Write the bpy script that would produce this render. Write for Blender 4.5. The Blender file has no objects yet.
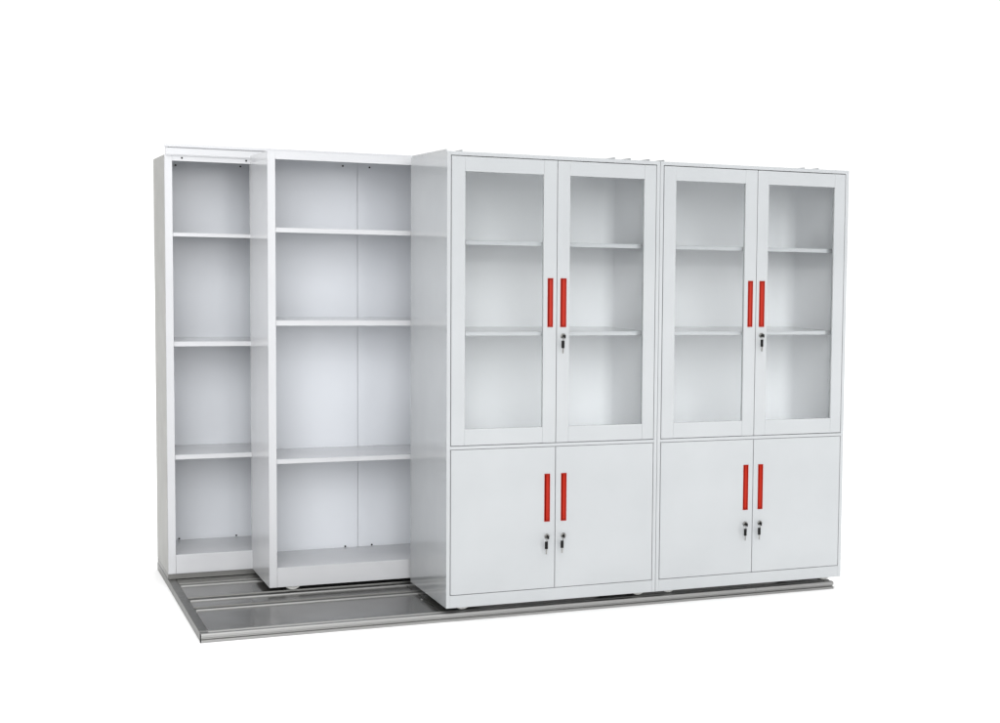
import bpy, bmesh, math
from mathutils import Matrix, Vector

S = bpy.context.scene
C = S.collection

# ------------------------------------------------------------------ helpers
def box(bm, x0, x1, y0, y1, z0, z1):
    v = [bm.verts.new(p) for p in ((x0,y0,z0),(x1,y0,z0),(x1,y1,z0),(x0,y1,z0),
                                   (x0,y0,z1),(x1,y0,z1),(x1,y1,z1),(x0,y1,z1))]
    for f in ((0,3,2,1),(4,5,6,7),(0,1,5,4),(1,2,6,5),(2,3,7,6),(3,0,4,7)):
        bm.faces.new([v[i] for i in f])

def pierced(bm, x0, x1, y0, y1, z0, z1, holes):
    """a slab in the XZ plane, from y0 (front) to y1, with rectangular holes cut right through it"""
    xs = sorted({x0, x1, *[h[0] for h in holes], *[h[1] for h in holes]})
    zs = sorted({z0, z1, *[h[2] for h in holes], *[h[3] for h in holes]})
    def solid(i, j):
        if i < 0 or j < 0 or i >= len(xs)-1 or j >= len(zs)-1: return False
        cx, cz = (xs[i]+xs[i+1])/2, (zs[j]+zs[j+1])/2
        return not any(h[0] < cx < h[1] and h[2] < cz < h[3] for h in holes)
    cache = {}
    def V(i, j, k):
        if (i, j, k) not in cache:
            cache[(i, j, k)] = bm.verts.new((xs[i], (y0, y1)[k], zs[j]))
        return cache[(i, j, k)]
    for i in range(len(xs)-1):
        for j in range(len(zs)-1):
            if not solid(i, j): continue
            bm.faces.new([V(i,j,0), V(i+1,j,0), V(i+1,j+1,0), V(i,j+1,0)])
            bm.faces.new([V(i,j,1), V(i,j+1,1), V(i+1,j+1,1), V(i+1,j,1)])
            if not solid(i-1, j): bm.faces.new([V(i,j,0), V(i,j+1,0), V(i,j+1,1), V(i,j,1)])
            if not solid(i+1, j): bm.faces.new([V(i+1,j,0), V(i+1,j,1), V(i+1,j+1,1), V(i+1,j+1,0)])
            if not solid(i, j-1): bm.faces.new([V(i,j,0), V(i,j,1), V(i+1,j,1), V(i+1,j,0)])
            if not solid(i, j+1): bm.faces.new([V(i,j+1,0), V(i+1,j+1,0), V(i+1,j+1,1), V(i,j+1,1)])

def cyl(bm, c, r, h, axis='Y', seg=24, r2=None):
    m = {'Y': Matrix.Rotation(math.pi/2, 4, 'X'), 'Z': Matrix.Identity(4), 'X': Matrix.Rotation(math.pi/2, 4, 'Y')}[axis]
    bmesh.ops.create_cone(bm, cap_ends=True, segments=seg, radius1=r, radius2=r if r2 is None else r2,
                          depth=h, matrix=Matrix.Translation(c) @ m)

def torus(bm, c, R, r, axis='Y', n=28, m=8, squash=1.0):
    ring = []
    for i in range(n):
        a = 2*math.pi*i/n
        row = []
        for j in range(m):
            b = 2*math.pi*j/m
            rr = R + r*math.cos(b)
            u, w, d = rr*math.cos(a), rr*math.sin(a)*squash, r*math.sin(b)
            p = {'Y': (u, d, w), 'Z': (u, w, d), 'X': (d, u, w)}[axis]
            row.append(bm.verts.new((c[0]+p[0], c[1]+p[1], c[2]+p[2])))
        ring.append(row)
    for i in range(n):
        for j in range(m):
            bm.faces.new([ring[i][j], ring[i][(j+1)%m], ring[(i+1)%n][(j+1)%m], ring[(i+1)%n][j]])

def prism_x(bm, x0, x1, prof):
    """extrude a closed YZ outline along X"""
    a = [bm.verts.new((x0, y, z)) for y, z in prof]
    b = [bm.verts.new((x1, y, z)) for y, z in prof]
    n = len(prof)
    bm.faces.new(a); bm.faces.new(b[::-1])
    for i in range(n):
        bm.faces.new([a[i], b[i], b[(i+1)%n], a[(i+1)%n]])

def obj(name, fill, mat, parent=None, bevel=0.0, seg=2, smooth=False):
    bm = bmesh.new(); fill(bm)
    bmesh.ops.recalc_face_normals(bm, faces=bm.faces)
    me = bpy.data.meshes.new(name); bm.to_mesh(me); bm.free()
    if smooth:
        for p in me.polygons: p.use_smooth = True
    o = bpy.data.objects.new(name, me); C.objects.link(o)
    me.materials.append(mat)
    if bevel:
        b = o.modifiers.new('bevel', 'BEVEL'); b.width = bevel; b.segments = seg
        b.limit_method = 'ANGLE'; b.angle_limit = math.radians(40); b.harden_normals = False
    o.parent = parent
    return o

def thing(name, label, cat, loc=(0,0,0), group=None):
    o = bpy.data.objects.new(name, None); C.objects.link(o)
    o.empty_display_size = 0.1
    o.location = loc; o['label'] = label; o['category'] = cat
    if group: o['group'] = group
    return o

def tree_copy(src, loc=None, parent=None):
    c = src.copy(); C.objects.link(c); c.parent = parent
    if loc is not None: c.location = loc
    for ch in list(src.children): tree_copy(ch, None, c)
    return c

# ------------------------------------------------------------------ materials
def paint(name, col, rough=0.16, spec=0.5, peel=0.018, var=0.015, coat=0.0):
    m = bpy.data.materials.new(name); m.use_nodes = True
    nt = m.node_tree; b = nt.nodes['Principled BSDF']
    b.inputs['Specular IOR Level'].default_value = spec
    b.inputs['Coat Weight'].default_value = coat
    tc = nt.nodes.new('ShaderNodeTexCoord')
    n = nt.nodes.new('ShaderNodeTexNoise'); n.inputs['Scale'].default_value = 3.0; n.inputs['Detail'].default_value = 6
    nt.links.new(tc.outputs['Object'], n.inputs['Vector'])
    r = nt.nodes.new('ShaderNodeValToRGB')
    r.color_ramp.elements[0].position = 0.3; r.color_ramp.elements[1].position = 0.7
    r.color_ramp.elements[0].color = (*[max(c-var, 0) for c in col], 1)
    r.color_ramp.elements[1].color = (*[c+var for c in col], 1)
    nt.links.new(n.outputs['Fac'], r.inputs['Fac']); nt.links.new(r.outputs['Color'], b.inputs['Base Color'])
    n2 = nt.nodes.new('ShaderNodeTexNoise'); n2.inputs['Scale'].default_value = 8.0; n2.inputs['Detail'].default_value = 4
    nt.links.new(tc.outputs['Object'], n2.inputs['Vector'])
    mr = nt.nodes.new('ShaderNodeMapRange')
    mr.inputs['To Min'].default_value = rough*0.8; mr.inputs['To Max'].default_value = rough*1.25
    nt.links.new(n2.outputs['Fac'], mr.inputs['Value']); nt.links.new(mr.outputs['Result'], b.inputs['Roughness'])
    if peel:
        # slow oil-can waviness of thin sheet steel plus a very fine powder-coat texture
        w = nt.nodes.new('ShaderNodeTexNoise'); w.inputs['Scale'].default_value = 5.0; w.inputs['Detail'].default_value = 1
        nt.links.new(tc.outputs['Object'], w.inputs['Vector'])
        bw = nt.nodes.new('ShaderNodeBump'); bw.inputs['Strength'].default_value = 1.0; bw.inputs['Distance'].default_value = peel*0.04
        nt.links.new(w.outputs['Fac'], bw.inputs['Height'])
        f = nt.nodes.new('ShaderNodeTexNoise'); f.inputs['Scale'].default_value = 420.0; f.inputs['Detail'].default_value = 2
        nt.links.new(tc.outputs['Object'], f.inputs['Vector'])
        bf = nt.nodes.new('ShaderNodeBump'); bf.inputs['Strength'].default_value = 0.5; bf.inputs['Distance'].default_value = peel*0.006
        nt.links.new(f.outputs['Fac'], bf.inputs['Height']); nt.links.new(bw.outputs['Normal'], bf.inputs['Normal'])
        nt.links.new(bf.outputs['Normal'], b.inputs['Normal'])
    return m

def metal(name, col, rough, streak=0.06, metallic=1.0):
    m = bpy.data.materials.new(name); m.use_nodes = True
    nt = m.node_tree; b = nt.nodes['Principled BSDF']
    b.inputs['Metallic'].default_value = metallic
    tc = nt.nodes.new('ShaderNodeTexCoord'); mp = nt.nodes.new('ShaderNodeMapping')
    mp.inputs['Scale'].default_value = (1.5, 90, 90)
    nt.links.new(tc.outputs['Object'], mp.inputs['Vector'])
    n = nt.nodes.new('ShaderNodeTexNoise'); n.inputs['Scale'].default_value = 2.0; n.inputs['Detail'].default_value = 6
    nt.links.new(mp.outputs['Vector'], n.inputs['Vector'])
    n3 = nt.nodes.new('ShaderNodeTexNoise'); n3.inputs['Scale'].default_value = 26.0; n3.inputs['Detail'].default_value = 8
    nt.links.new(tc.outputs['Object'], n3.inputs['Vector'])
    ad = nt.nodes.new('ShaderNodeMath'); ad.operation = 'ADD'
    nt.links.new(n.outputs['Fac'], ad.inputs[0]); nt.links.new(n3.outputs['Fac'], ad.inputs[1])
    ha = nt.nodes.new('ShaderNodeMath'); ha.operation = 'MULTIPLY'; ha.inputs[1].default_value = 0.5
    nt.links.new(ad.outputs[0], ha.inputs[0])
    r = nt.nodes.new('ShaderNodeValToRGB')
    r.color_ramp.elements[0].position = 0.35; r.color_ramp.elements[1].position = 0.65
    r.color_ramp.elements[0].color = (*[c*(1-streak*2) for c in col], 1)
    r.color_ramp.elements[1].color = (*[c*(1+streak*2) for c in col], 1)
    nt.links.new(ha.outputs[0], r.inputs['Fac']); nt.links.new(r.outputs['Color'], b.inputs['Base Color'])
    mr = nt.nodes.new('ShaderNodeMapRange')
    mr.inputs['To Min'].default_value = rough*0.8; mr.inputs['To Max'].default_value = rough*1.3
    nt.links.new(n3.outputs['Fac'], mr.inputs['Value']); nt.links.new(mr.outputs['Result'], b.inputs['Roughness'])
    return m

M_cab = paint('cool_grey_white_paint', (0.405, 0.420, 0.431), 0.09)
M_shelf = paint('white_gloss_paint', (0.515, 0.522, 0.538), 0.12, spec=0.38)
M_white = paint('white_interior_paint', (0.88, 0.885, 0.90), 0.5)
M_back = paint('white_back_sheet_paint', (0.645, 0.668, 0.705), 0.22)
M_end = paint('matt_end_shade_paint', (0.325, 0.325, 0.312), 0.5, spec=0.2)  # darker tone stands in for dim surroundings mirrored on this side
M_plate = paint('dark_grey_floor_plate', (0.056, 0.055, 0.051), 0.20, spec=0.7, var=0.012)
M_sheet = metal('galvanised_sheet', (0.155, 0.155, 0.15), 0.38, streak=0.025)
M_alu = metal('aluminium_rail', (0.30, 0.30, 0.295), 0.38, streak=0.012)
M_red = paint('red_plastic', (0.37, 0.020, 0.009), 0.5, spec=0.15, peel=0, var=0.01)
M_chrome = metal('nickel', (0.24, 0.24, 0.23), 0.22)
M_black = paint('black_plastic', (0.006, 0.006, 0.006), 0.5, spec=0.1, peel=0, var=0.002)
M_wheel = paint('pale_nylon', (0.62, 0.62, 0.60), 0.35, peel=0)
M_floor = paint('white_backdrop_paper', (0.90, 0.90, 0.90), 0.9, spec=0.0, peel=0, var=0.005)

M_glass = bpy.data.materials.new('clear_glass'); M_glass.use_nodes = True
nt = M_glass.node_tree; nt.nodes.clear()
o_ = nt.nodes.new('ShaderNodeOutputMaterial'); mx = nt.nodes.new('ShaderNodeMixShader')
tr = nt.nodes.new('ShaderNodeBsdfTransparent'); tr.inputs['Color'].default_value = (0.985, 0.994, 0.994, 1)
gl = nt.nodes.new('ShaderNodeBsdfGlossy'); gl.inputs['Roughness'].default_value = 0.02
nz = nt.nodes.new('ShaderNodeTexNoise'); nz.inputs['Scale'].default_value = 2.0
bp = nt.nodes.new('ShaderNodeBump'); bp.inputs['Distance'].default_value = 0.00002
fr = nt.nodes.new('ShaderNodeFresnel'); fr.inputs['IOR'].default_value = 1.35
nt.links.new(nz.outputs['Fac'], bp.inputs['Height']); nt.links.new(bp.outputs['Normal'], gl.inputs['Normal'])
nt.links.new(fr.outputs['Fac'], mx.inputs['Fac']); nt.links.new(tr.outputs[0], mx.inputs[1])
nt.links.new(gl.outputs[0], mx.inputs[2]); nt.links.new(mx.outputs[0], o_.inputs['Surface'])

# ------------------------------------------------------------------ measures (metres)
H = 1.90
CW, CD = 0.938, 0.615            # glass-door cabinet
Z_TOP, Z_BOT = -0.0224, -0.0561  # platform
XP0, XP1 = -0.967, 1.842
YM, XM, DM = 0.6966, -0.5986, 0.50
YB, XB, DB = 1.1726, -0.9647, 0.461
RAILS = [(0.452, 0.528), (0.652, 0.745), (0.992, 1.068)]

# ------------------------------------------------------------------ setting
def floor_fill(bm):
    bmesh.ops.create_circle(bm, cap_ends=True, segments=96, radius=400, matrix=Matrix.Translation((0, 0, Z_BOT-0.0005)))
fl = obj('floor', floor_fill, M_floor); fl['kind'] = 'structure'

# ------------------------------------------------------------------ platform
plat = thing('track_platform', 'low grey metal track platform with aluminium rails carrying all four white units', 'platform',
             (XP0, 0, Z_BOT))
def P(name, fill, mat, bevel=0.0, parent=plat):
    o = obj(name, fill, mat, parent, bevel)
    if parent is plat: o.matrix_parent_inverse = Matrix.Translation((-XP0, 0, -Z_BOT))
    return o
YBK = YB+DB
def frame(bm):      # end plates and inner tray under the panels
    box(bm, XP0, XP0+0.033, 0.0215, YBK, Z_BOT, Z_TOP)
    box(bm, XP1-0.033, XP1-0.004, 0.0215, YBK, Z_BOT, Z_TOP)
    box(bm, XP0+0.033, XP1-0.033, 0.0215, YBK, Z_BOT, Z_TOP-0.009)
P('frame', frame, M_sheet, 0.0012)
ys = [0.067] + [v for r in RAILS for v in r] + [1.150]
for i in range(0, len(ys), 2):
    for xa, xb in ((XP0+0.035, -0.0085), (-0.0045, XP1-0.035)):
        P('floor_panel', lambda bm: box(bm, xa, xb, ys[i]+0.002, ys[i+1]-0.002, Z_TOP-0.009, Z_TOP-0.003), M_plate, 0.001)
def joiner(bm):     # the raised lip where two panels meet
    for i in range(0, len(ys), 2):
        box(bm, -0.0075, -0.0055, ys[i]+0.002, ys[i+1]-0.002, Z_TOP-0.009, Z_TOP-0.0005)
P('joining_strip', joiner, M_sheet)
P('screw', lambda bm: cyl(bm, (-0.018, 0.337, Z_TOP-0.002), 0.006, 0.004, 'Z', 16), M_alu)
for a, b in RAILS:
    def rail(bm):
        t = Z_TOP-0.009
        prism_x(bm, XP0+0.036, XP1-0.036, [(a, t), (b, t), (b, Z_TOP+0.001), (b-0.005, Z_TOP+0.001), (b-0.006, Z_TOP-0.006),
                (a+0.0125, Z_TOP-0.006), (a+0.0125, t+0.0005), (a, t+0.0005)])
    def rail_lip(bm):
        prism_x(bm, XP0+0.0365, XP1-0.0365, [(a, t0+0.001), (a+0.012, t0+0.001), (a+0.011, Z_TOP+0.003), (a+0.003, Z_TOP+0.003), (a, Z_TOP-0.001)])
    t0 = Z_TOP-0.009
    P('rail_lip', rail_lip, M_alu, 0.0006)
    P('rail', rail, M_sheet, 0.0006)
def front_rail(x0, x1):
    def f(bm):
        prism_x(bm, x0, x1, [(0.0, Z_BOT), (0.0, Z_BOT+0.010), (0.012, Z_BOT+0.0115), (0.012, Z_BOT+0.0165), (0.0015, Z_BOT+0.019),
                (0.0015, Z_TOP-0.004), (0.006, Z_TOP), (0.026, Z_TOP), (0.029, Z_TOP-0.004), (0.044, Z_TOP-0.004),
                (0.047, Z_TOP+0.001), (0.062, Z_TOP+0.001), (0.066, Z_TOP-0.009), (0.0210, Z_TOP-0.010), (0.0210, Z_BOT)])
    return f
P('front_rail', front_rail(XP0+0.001, 1.4355), M_alu, 0.0006)
P('front_rail', front_rail(1.4365, XP1), M_alu, 0.0006)
P('end_cap', lambda bm: box(bm, XP0-0.0015, XP0+0.0005, -0.001, 0.0205, Z_BOT, Z_TOP-0.001), M_black)
P('riser', lambda bm: (box(bm, XP0+0.0015, XP1-0.006, YB, YBK, Z_TOP+0.0005, 0.0012),
                       box(bm, XP0+0.036, XP1-0.036, 1.152, YB-0.002, Z_TOP-0.009, Z_TOP-0.001)), M_sheet, 0.001)

# ------------------------------------------------------------------ casters
def add_caster(parent, x, y, r=0.036, wh=None):
    t = obj('caster', lambda bm: (box(bm, x-0.016, x+0.016, y-0.012, y+0.012, 0.016, 0.030),
                                  cyl(bm, (x, y, r+Z_TOP+0.0035), 0.010, 0.030, 'Y', 16)), M_chrome, parent, 0.001)
    w = obj('wheel', lambda bm: (torus(bm, (x, y, r+Z_TOP+0.0035), r-0.006, 0.006, 'Y', 36, 10),
                                 cyl(bm, (x, y+0.002, r+Z_TOP+0.0035), r-0.010, 0.006, 'Y', 30)), M_wheel, t, smooth=False)
    return t

# ------------------------------------------------------------------ glass-door cabinet
def handle_fill(x0, x1, z0, z1):
    def f(bm):
        y0 = -0.0018; d = 0.022; t = 0.0022
        pierced(bm, x0, x1, y0, 0.0015, z0, z1, [(x0+t, x1-t, z0+t, z1-t)])
        box(bm, x0+0.0006, x0+t-0.0002, 0.0016, d, z0+t, z1-t)
        box(bm, x1-t+0.0002, x1-0.0006, 0.0016, d, z0+t, z1-t)
        box(bm, x0+0.0006, x1-0.0006, d+0.0002, d+0.0018, z0+0.0006, z1-0.0006)
        box(bm, x0+t, x1-t, 0.0016, d, z0+0.0006, z0+t-0.0002)
        box(bm, x0+t, x1-t, 0.0016, d, z1-t+0.0002, z1-0.0006)
        # finger ridge inside the cup
        prism = [(x0+0.0078, d), (x0+0.0088, 0.0075), (x0+0.0105, 0.0055), (x1-t-0.0004, 0.0045), (x1-t-0.0004, d)]
        a = [bm.verts.new((px, py, z0+t+0.002)) for px, py in prism]
        b = [bm.verts.new((px, py, z1-t-0.002)) for px, py in prism]
        bm.faces.new(a); bm.faces.new(b[::-1])
        for i in range(5): bm.faces.new([a[i], b[i], b[(i+1)%5], a[(i+1)%5]])
    return f

def make_cabinet(label, loc):
    t = thing('glass_door_cabinet', label, 'cabinet', loc, 'glass door cabinets in the front row')
    W, D = CW, CD
    yb = 0.525
    def body(bm):
        box(bm, 0, 0.0155, 0, D, 0, H)
        box(bm, W-0.0155, W, 0, D, 0, H)
        box(bm, 0.0155, W-0.0155, 0, D, H-0.0155, H)
        box(bm, 0.0155, W-0.0155, 0.0005, 0.016, 0.0, 0.0525)
        box(bm, 0.0155, W-0.0155, 0.016, yb, 0.034, 0.046)
        box(bm, 0.0155, W-0.0155, 0.0005, 0.016, 0.6672, 0.6805)
        box(bm, 0.0155, W-0.0155, 0.016, yb, 0.6675, 0.6795)
        # return flanges behind the door edges
        for z0, z1 in ((0.0525, 0.6672), (0.6805, H-0.0155)):
            box(bm, 0.0155, 0.030, 0.026, 0.028, z0, z1)
            box(bm, W-0.030, W-0.0155, 0.026, 0.028, z0, z1)
    obj('body', body, M_cab, t, 0.0012)
    def lining(bm):
        R0, n = 0.060, 10                     # back corners rounded to soften the shading there
        xa, xb = 0.0315, W-0.0315
        pts = [(xa, 0.029)] + [(xa+R0-R0*math.cos(k*math.pi/2/n), yb-R0+R0*math.sin(k*math.pi/2/n)) for k in range(n+1)]
        pts += [(W-x, y) for x, y in reversed(pts)]
        for z0, z1 in ((0.050, 0.6660), (0.6830, H-0.0188)):
            lo = [bm.verts.new((x, y, z0)) for x, y in pts]; hi = [bm.verts.new((x, y, z1)) for x, y in pts]
            for k in range(len(pts)-1): bm.faces.new([lo[k], lo[k+1], hi[k+1], hi[k]]).smooth = True
        box(bm, 0.0325, W-0.0325, 0.029, yb-0.001, H-0.0185, H-0.0170)
        box(bm, 0.0325, W-0.0325, 0.029, yb-0.001, 0.6815, 0.6825)
    ln = obj('lining', lining, M_white, t)
    for z0, z1 in ((1.5195, 1.5375), (1.1395, 1.1565)):
        def sh(bm):
            box(bm, 0.034, W-0.034, 0.075, yb-0.004, z1-0.002, z1)
            box(bm, 0.088, W-0.088, 0.040, 0.0748, z1-0.002, z1)
            box(bm, 0.088, W-0.088, 0.040, 0.042, z0, z1-0.002)
            box(bm, 0.034, 0.0875, 0.075, 0.077, z0, z1-0.002)
            box(bm, W-0.0875, W-0.034, 0.075, 0.077, z0, z1-0.002)
        obj('shelf', sh, M_shelf, t, 0.0008)
    th = 0.018
    # upper doors: a frame of two stiles and two rails round the pane
    for x0, x1, g0, g1, h in ((0.0184, 0.4705, 0.0755, 0.4125, (0.4305, 0.4548)), (0.4730, 0.9201, 0.5280, 0.8665, (0.4875, 0.5140))):
        z0, z1, gz0, gz1 = 0.6835, 1.8815, 0.752, 1.8205
        hz = (1.1772, 1.3852)
        hole = (h[0]+0.0006, h[1]-0.0006, hz[0]+0.0006, hz[1]-0.0006)
        def leaf(bm):      # two stiles with the top and bottom rails butted between them
            for a, b in ((x0, g0), (g1, x1)):
                pierced(bm, a, b, 0, th, z0, z1, [hole] if a < h[0] < b else [])
            box(bm, g0+0.0003, g1-0.0003, 0.0004, th, z0+0.0002, gz0)
            box(bm, g0+0.0003, g1-0.0003, 0.0004, th, gz1, z1-0.0002)
        d = obj('glass_door', leaf, M_cab, t, 0.0008)
        obj('glass_pane', lambda bm: box(bm, g0-0.001, g1+0.001, 0.010, 0.013, gz0-0.001, gz1+0.001), M_glass, d)
        obj('handle', handle_fill(h[0], h[1], *hz), M_red, d)
        if x0 > 0.4: obj('lock', lambda bm: (cyl(bm, (0.5005, -0.003, 1.139), 0.0112, 0.0066, 'Y', 28),
                                             cyl(bm, (0.5005, -0.0075, 1.139), 0.0082, 0.0024, 'Y', 28)), M_chrome, d, 0.0008)
    # lower doors
    for x0, x1, h, lx in ((0.0184, 0.4705, (0.4228, 0.4475), 0.4348), (0.4730, 0.9201, (0.4970, 0.5215), 0.5088)):
        z0, z1 = 0.0546, 0.6655
        hz = (0.3432, 0.5500)
        hole = (h[0]+0.0006, h[1]-0.0006, hz[0]+0.0006, hz[1]-0.0006)
        d = obj('lower_door', lambda bm: pierced(bm, x0, x1, 0, th, z0, z1, [hole]), M_cab, t, 0.0012)
        obj('handle', handle_fill(h[0], h[1], *hz), M_red, d)
        obj('lock', lambda bm: (cyl(bm, (lx, -0.003, 0.2795), 0.0112, 0.0066, 'Y', 28),
                                cyl(bm, (lx, -0.0075, 0.2795), 0.0082, 0.0024, 'Y', 28)), M_chrome, d, 0.0008)
    for x, y in ((0.082, 0.048), (W-0.062, 0.048), (0.065, 0.49), (W-0.065, 0.49)):
        add_caster(t, x, y)
    return t

cab_a = make_cabinet('white cabinet with two glass doors, its side panel showing beside the open shelving', (0, 0, 0))
cab_b = tree_copy(cab_a, (0.9395, 0, 0))
cab_b['label'] = 'white cabinet with two glass doors, standing at the right end of the row'
def add_ribs(cab, xs, h=0.0085):
    for x in xs:
        obj('top_rib', lambda bm: box(bm, x-0.003, x, 0.02, CD-0.02, H+0.0002, H+h), M_cab, cab)
add_ribs(cab_a, (0.0035, 0.068, 0.736, 0.808, 0.896))
add_ribs(cab_b, (0.026,))
add_ribs(cab_b, (0.717, 0.790), 0.006)

# ------------------------------------------------------------------ keys hanging in the locks
def make_key(label, loc):
    t = thing('key', label, 'key', loc, 'keys hanging from the cabinet locks')
    def bow(bm):
        box(bm, -0.0012, 0.0012, -0.024, 0.0, -0.008, 0.006)
    obj('bow', bow, M_black, t, 0.0006)
    obj('ring', lambda bm: torus(bm, (-0.006, -0.0205, -0.0125), 0.0085, 0.0010, 'X', 26, 8), M_chrome, t, smooth=True)
    def head(bm):
        box(bm, -0.0165, -0.0035, -0.0235, -0.0180, -0.0500, -0.0175)
    obj('head', head, M_black, t, 0.0018, 3)
    def blade(bm):
        prof = [(x-0.008, z) for x, z in [(-0.0045, -0.0492), (-0.0045, -0.070), (-0.0025, -0.0735), (-0.0005, -0.072), (0.0012, -0.069), (0.0004, -0.066),
                (0.0018, -0.063), (0.0008, -0.060), (0.0020, -0.057), (0.0012, -0.054), (0.0022, -0.0502)]]
        a = [bm.verts.new((x, -0.0214, z)) for x, z in prof]
        b = [bm.verts.new((x, -0.0198, z)) for x, z in prof]
        bm.faces.new(a); bm.faces.new(b[::-1])
        for i in range(len(prof)): bm.faces.new([a[i], b[i], b[(i+1) % len(prof)], a[(i+1) % len(prof)]])
    obj('blade', blade, M_chrome, t)
    return t
KY = -0.0093
key0 = make_key('black-headed key in the glass door lock of the cabinet beside the open shelving', (0.5005, KY, 1.139))
for dx, nm in ((0, 'beside the open shelving'), (0.9395, 'at the right end')):
    for x, z, rz, what in ((0.5005, 1.139, 0, 'the glass door lock'), (0.4348, 0.2795, -3, 'the left lower door lock'), (0.5088, 0.2795, -12, 'the right lower door lock')):
        if dx == 0 and z > 1: continue
        k = tree_copy(key0, (x+dx, KY, z))
        k.rotation_euler = (0, 0, math.radians(rz))
        k['label'] = 'black-headed key in %s of the cabinet %s' % (what, nm)

# ------------------------------------------------------------------ open shelf units
def make_shelf_unit(label, loc, W, D, lip, shelves, inner, seam, screws_back, screws_front=(), wheels=(), end=False):
    t = thing('open_shelf_unit', label, 'shelf unit', loc, 'open shelf units behind the cabinets')
    st = 0.033
    z_lip = H+lip[0]
    if end: obj('end_shade_sheet', lambda bm: box(bm, -0.0012, -0.0002, 0.0005, D-0.0005, 0.001, H+lip[1]-0.001), M_end, t)  # thin sheet added over the side to carry its shaded tone
    def body(bm):
        top = H+lip[1]
        # side panels with folded front stiles
        box(bm, 0, 0.0015, 0.0, D, 0, top)
        box(bm, W-0.0015, W, 0.0, D, 0, top)
        for a, b in ((0.0015, st), (W-st, W-0.0015)):
            box(bm, a, b, 0.0, 0.0015, 0, top)
        box(bm, st-0.0015, st, 0.0015, inner+0.003, 0.0, top-0.0016)
        box(bm, W-st, W-st+0.0015, 0.0015, inner+0.003, 0.0, top-0.0016)
        box(bm, st, W-st, 0.0, 0.0015, z_lip, top)
        box(bm, 0.0015, W-0.0015, 0.0015, D, top-0.0015, top)
        box(bm, 0.0015, W-0.0015, D-0.0015, D, 0.0, top-0.0015)
    obj('body', body, M_shelf, t, 0.0008)
    def back(bm):
        if seam:
            box(bm, st, seam-0.0009, inner, inner+0.0012, 0.07, H-0.006)
            box(bm, seam+0.0009, W-st, inner, inner+0.0012, 0.07, H-0.006)
            box(bm, seam-0.01, seam+0.01, inner+0.009, inner+0.010, 0.07, H-0.006)
        else:
            box(bm, st, W-st, inner, inner+0.0012, 0.07, H-0.006)
    obj('back_panel', back, M_back, t, 0.0004)
    def kick(bm):
        box(bm, st+0.0008, W-st-0.0008, 0.0012, 0.003, 0.0, 0.0865)
        box(bm, st+0.0008, W-st-0.0008, 0.003, inner-0.005, 0.0850, 0.0865)
    obj('kick_panel', kick, M_shelf, t, 0.0008)
    for z0, z1 in shelves:
        def sh(bm):
            box(bm, st+0.001, W-st-0.001, 0.006, inner-0.002, z1-0.0015, z1)
            box(bm, st+0.001, W-st-0.001, 0.006, 0.0075, z0, z1-0.0015)
            box(bm, st+0.001, W-st-0.001, 0.0075, 0.022, z0, z0+0.0015)
        obj('shelf', sh, M_shelf, t, 0.0007)
    for x, z in screws_back:
        obj('screw', lambda bm: cyl(bm, (x, inner-0.0015, z), 0.0042, 0.004, 'Y', 12), M_black, t)
    for x, z in screws_front:
        obj('screw', lambda bm: cyl(bm, (x, -0.0010, z), 0.0042, 0.003, 'Y', 12), M_black, t)
    for x, y in wheels: add_caster(t, x, y, 0.040)
    return t

mid = make_shelf_unit('wide open white shelf unit standing forward on its wheel, next to the glass door cabinets', (XM, YM, 0.0012), 0.939, DM,
    (-0.0285, 0.0052), ((1.557, 1.5785), (1.152, 1.1755), (0.546, 0.5665)), 0.41, 0.468,
    ((0.401, 1.8760), (0.5235, 1.8745), (0.409, 0.0915), (0.533, 0.0915)), (), ((0.103, 0.022), (0.835, 0.022), (0.103, 0.335), (0.835, 0.335)))
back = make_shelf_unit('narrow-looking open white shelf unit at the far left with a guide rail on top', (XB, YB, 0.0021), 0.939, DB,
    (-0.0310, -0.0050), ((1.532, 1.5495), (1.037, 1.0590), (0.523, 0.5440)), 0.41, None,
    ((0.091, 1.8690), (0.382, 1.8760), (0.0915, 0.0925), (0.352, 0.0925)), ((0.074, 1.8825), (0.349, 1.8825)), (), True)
def guide(bm):
    L = 1.30
    box(bm, 0.006, L, -0.010, 0.034, H-0.0045, H+0.0265)
    box(bm, 0.006, L, -0.006, 0.030, H+0.0267, H+0.0295)
    box(bm, 0.003, L, -0.013, 0.036, H+0.0297, H+0.0420)
    box(bm, 0.006, L, -0.010, 0.002, H-0.0085, H-0.0050)
obj('guide_rail', guide, M_shelf, back, 0.0012)

# ------------------------------------------------------------------ light
W_LOW, W_BACK, W_TOP, LOBE, W_LEFT = 0.32, 1.09, 1.8, 6.3, 0.25
KEY = Vector((-0.20, -0.94, 0.20)).normalized()
w = bpy.data.worlds.new('World'); S.world = w; w.use_nodes = True
nt = w.node_tree; bg = nt.nodes['Background']
def N(t, **k):
    n = nt.nodes.new(t)
    for a, v in k.items(): setattr(n, a, v)
    return n
tc = N('ShaderNodeTexCoord'); sp = N('ShaderNodeSeparateXYZ')
nt.links.new(tc.outputs['Generated'], sp.inputs[0])
# white studio: bright sweep behind the subject, dimmed behind the camera to cut the fill
my = N('ShaderNodeMapRange', interpolation_type='SMOOTHSTEP')
my.inputs['From Min'].default_value = -0.6; my.inputs['From Max'].default_value = 0.1
my.inputs['To Min'].default_value = W_LOW; my.inputs['To Max'].default_value = W_BACK
nt.links.new(sp.outputs['Y'], my.inputs['Value'])
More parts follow.
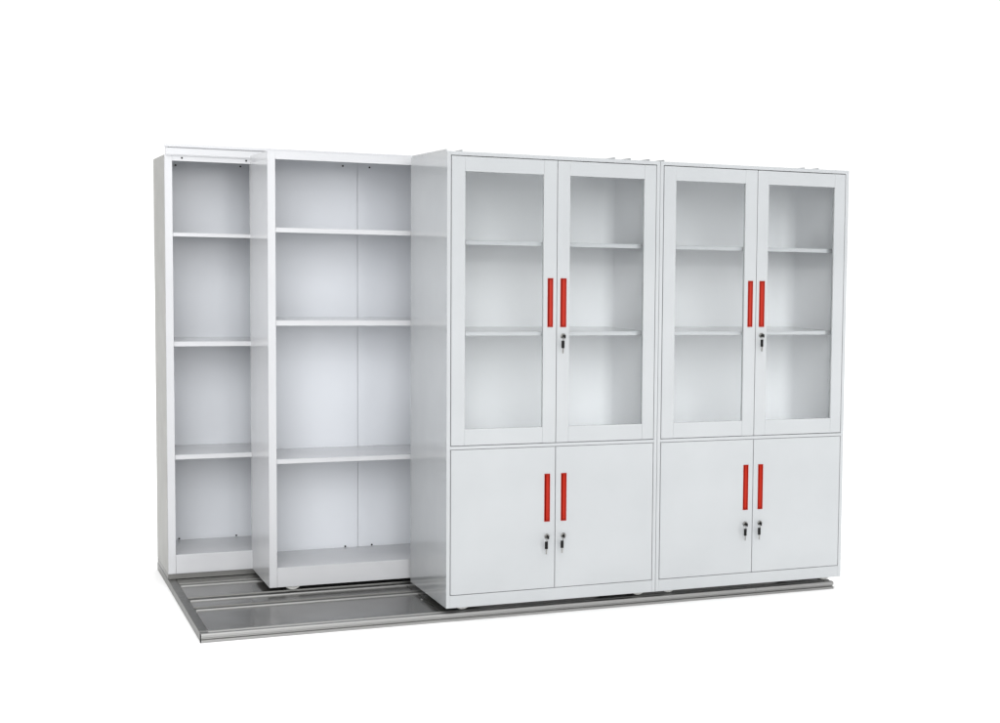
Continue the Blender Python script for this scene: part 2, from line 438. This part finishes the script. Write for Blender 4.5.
# large soft glow added to the world behind the camera, lighting the recesses
dot = N('ShaderNodeVectorMath', operation='DOT_PRODUCT'); dot.inputs[1].default_value = KEY
nt.links.new(tc.outputs['Generated'], dot.inputs[0])
lb = N('ShaderNodeMapRange', interpolation_type='SMOOTHSTEP')
lb.inputs['From Min'].default_value = math.cos(math.radians(30)); lb.inputs['From Max'].default_value = math.cos(math.radians(10))
lb.inputs['To Min'].default_value = 0; lb.inputs['To Max'].default_value = LOBE
nt.links.new(dot.outputs['Value'], lb.inputs['Value'])
lf = N('ShaderNodeMapRange', interpolation_type='SMOOTHSTEP')      # world dimmed on the left, added to darken left-facing sides
lf.inputs['From Min'].default_value = -0.95; lf.inputs['From Max'].default_value = -0.05
lf.inputs['To Min'].default_value = W_LEFT; lf.inputs['To Max'].default_value = 1.0
nt.links.new(sp.outputs['X'], lf.inputs['Value'])
ml = N('ShaderNodeMath', operation='MULTIPLY')
nt.links.new(my.outputs['Result'], ml.inputs[0]); nt.links.new(lf.outputs['Result'], ml.inputs[1])
ad = N('ShaderNodeMath', operation='ADD')
nt.links.new(ml.outputs[0], ad.inputs[0]); nt.links.new(lb.outputs['Result'], ad.inputs[1])
tp = N('ShaderNodeMapRange', interpolation_type='SMOOTHSTEP')      # brightness added overhead to whiten the floor
tp.inputs['From Min'].default_value = 0.55; tp.inputs['From Max'].default_value = 0.9
tp.inputs['To Min'].default_value = 0; tp.inputs['To Max'].default_value = W_TOP
nt.links.new(sp.outputs['Z'], tp.inputs['Value'])
ad2 = N('ShaderNodeMath', operation='ADD')
nt.links.new(ad.outputs[0], ad2.inputs[0]); nt.links.new(tp.outputs['Result'], ad2.inputs[1])
nt.links.new(ad2.outputs[0], bg.inputs['Strength'])
bg.inputs['Color'].default_value = (1.0, 1.0, 1.0, 1)

# ------------------------------------------------------------------ camera
cam = bpy.data.cameras.new('camera'); co = bpy.data.objects.new('camera', cam); C.objects.link(co); S.camera = co
r = Vector((0.88680477, -0.46172591, 0.01965902)); dn = Vector((-0.01703045, -0.07515982, -0.99702606)); f = Vector((0.46183034, 0.88383267, -0.07451549))
m = Matrix((r, -dn, -f)).transposed().to_4x4(); m.translation = (-1.7494515, -6.60057631, 1.47247698)
co.matrix_world = m
cam.sensor_fit = 'HORIZONTAL'; cam.sensor_width = 36; cam.lens = 36*1.61444213
cam.shift_x = -0.31085607; cam.shift_y = 0.02186
cam.clip_start = 0.05; cam.clip_end = 2000

S.view_settings.view_transform = 'Standard'; S.view_settings.look = 'None'
S.view_settings.exposure = 0; S.view_settings.gamma = 1
S.render.film_transparent = False
S.cycles.max_bounces = 10; S.cycles.transparent_max_bounces = 16
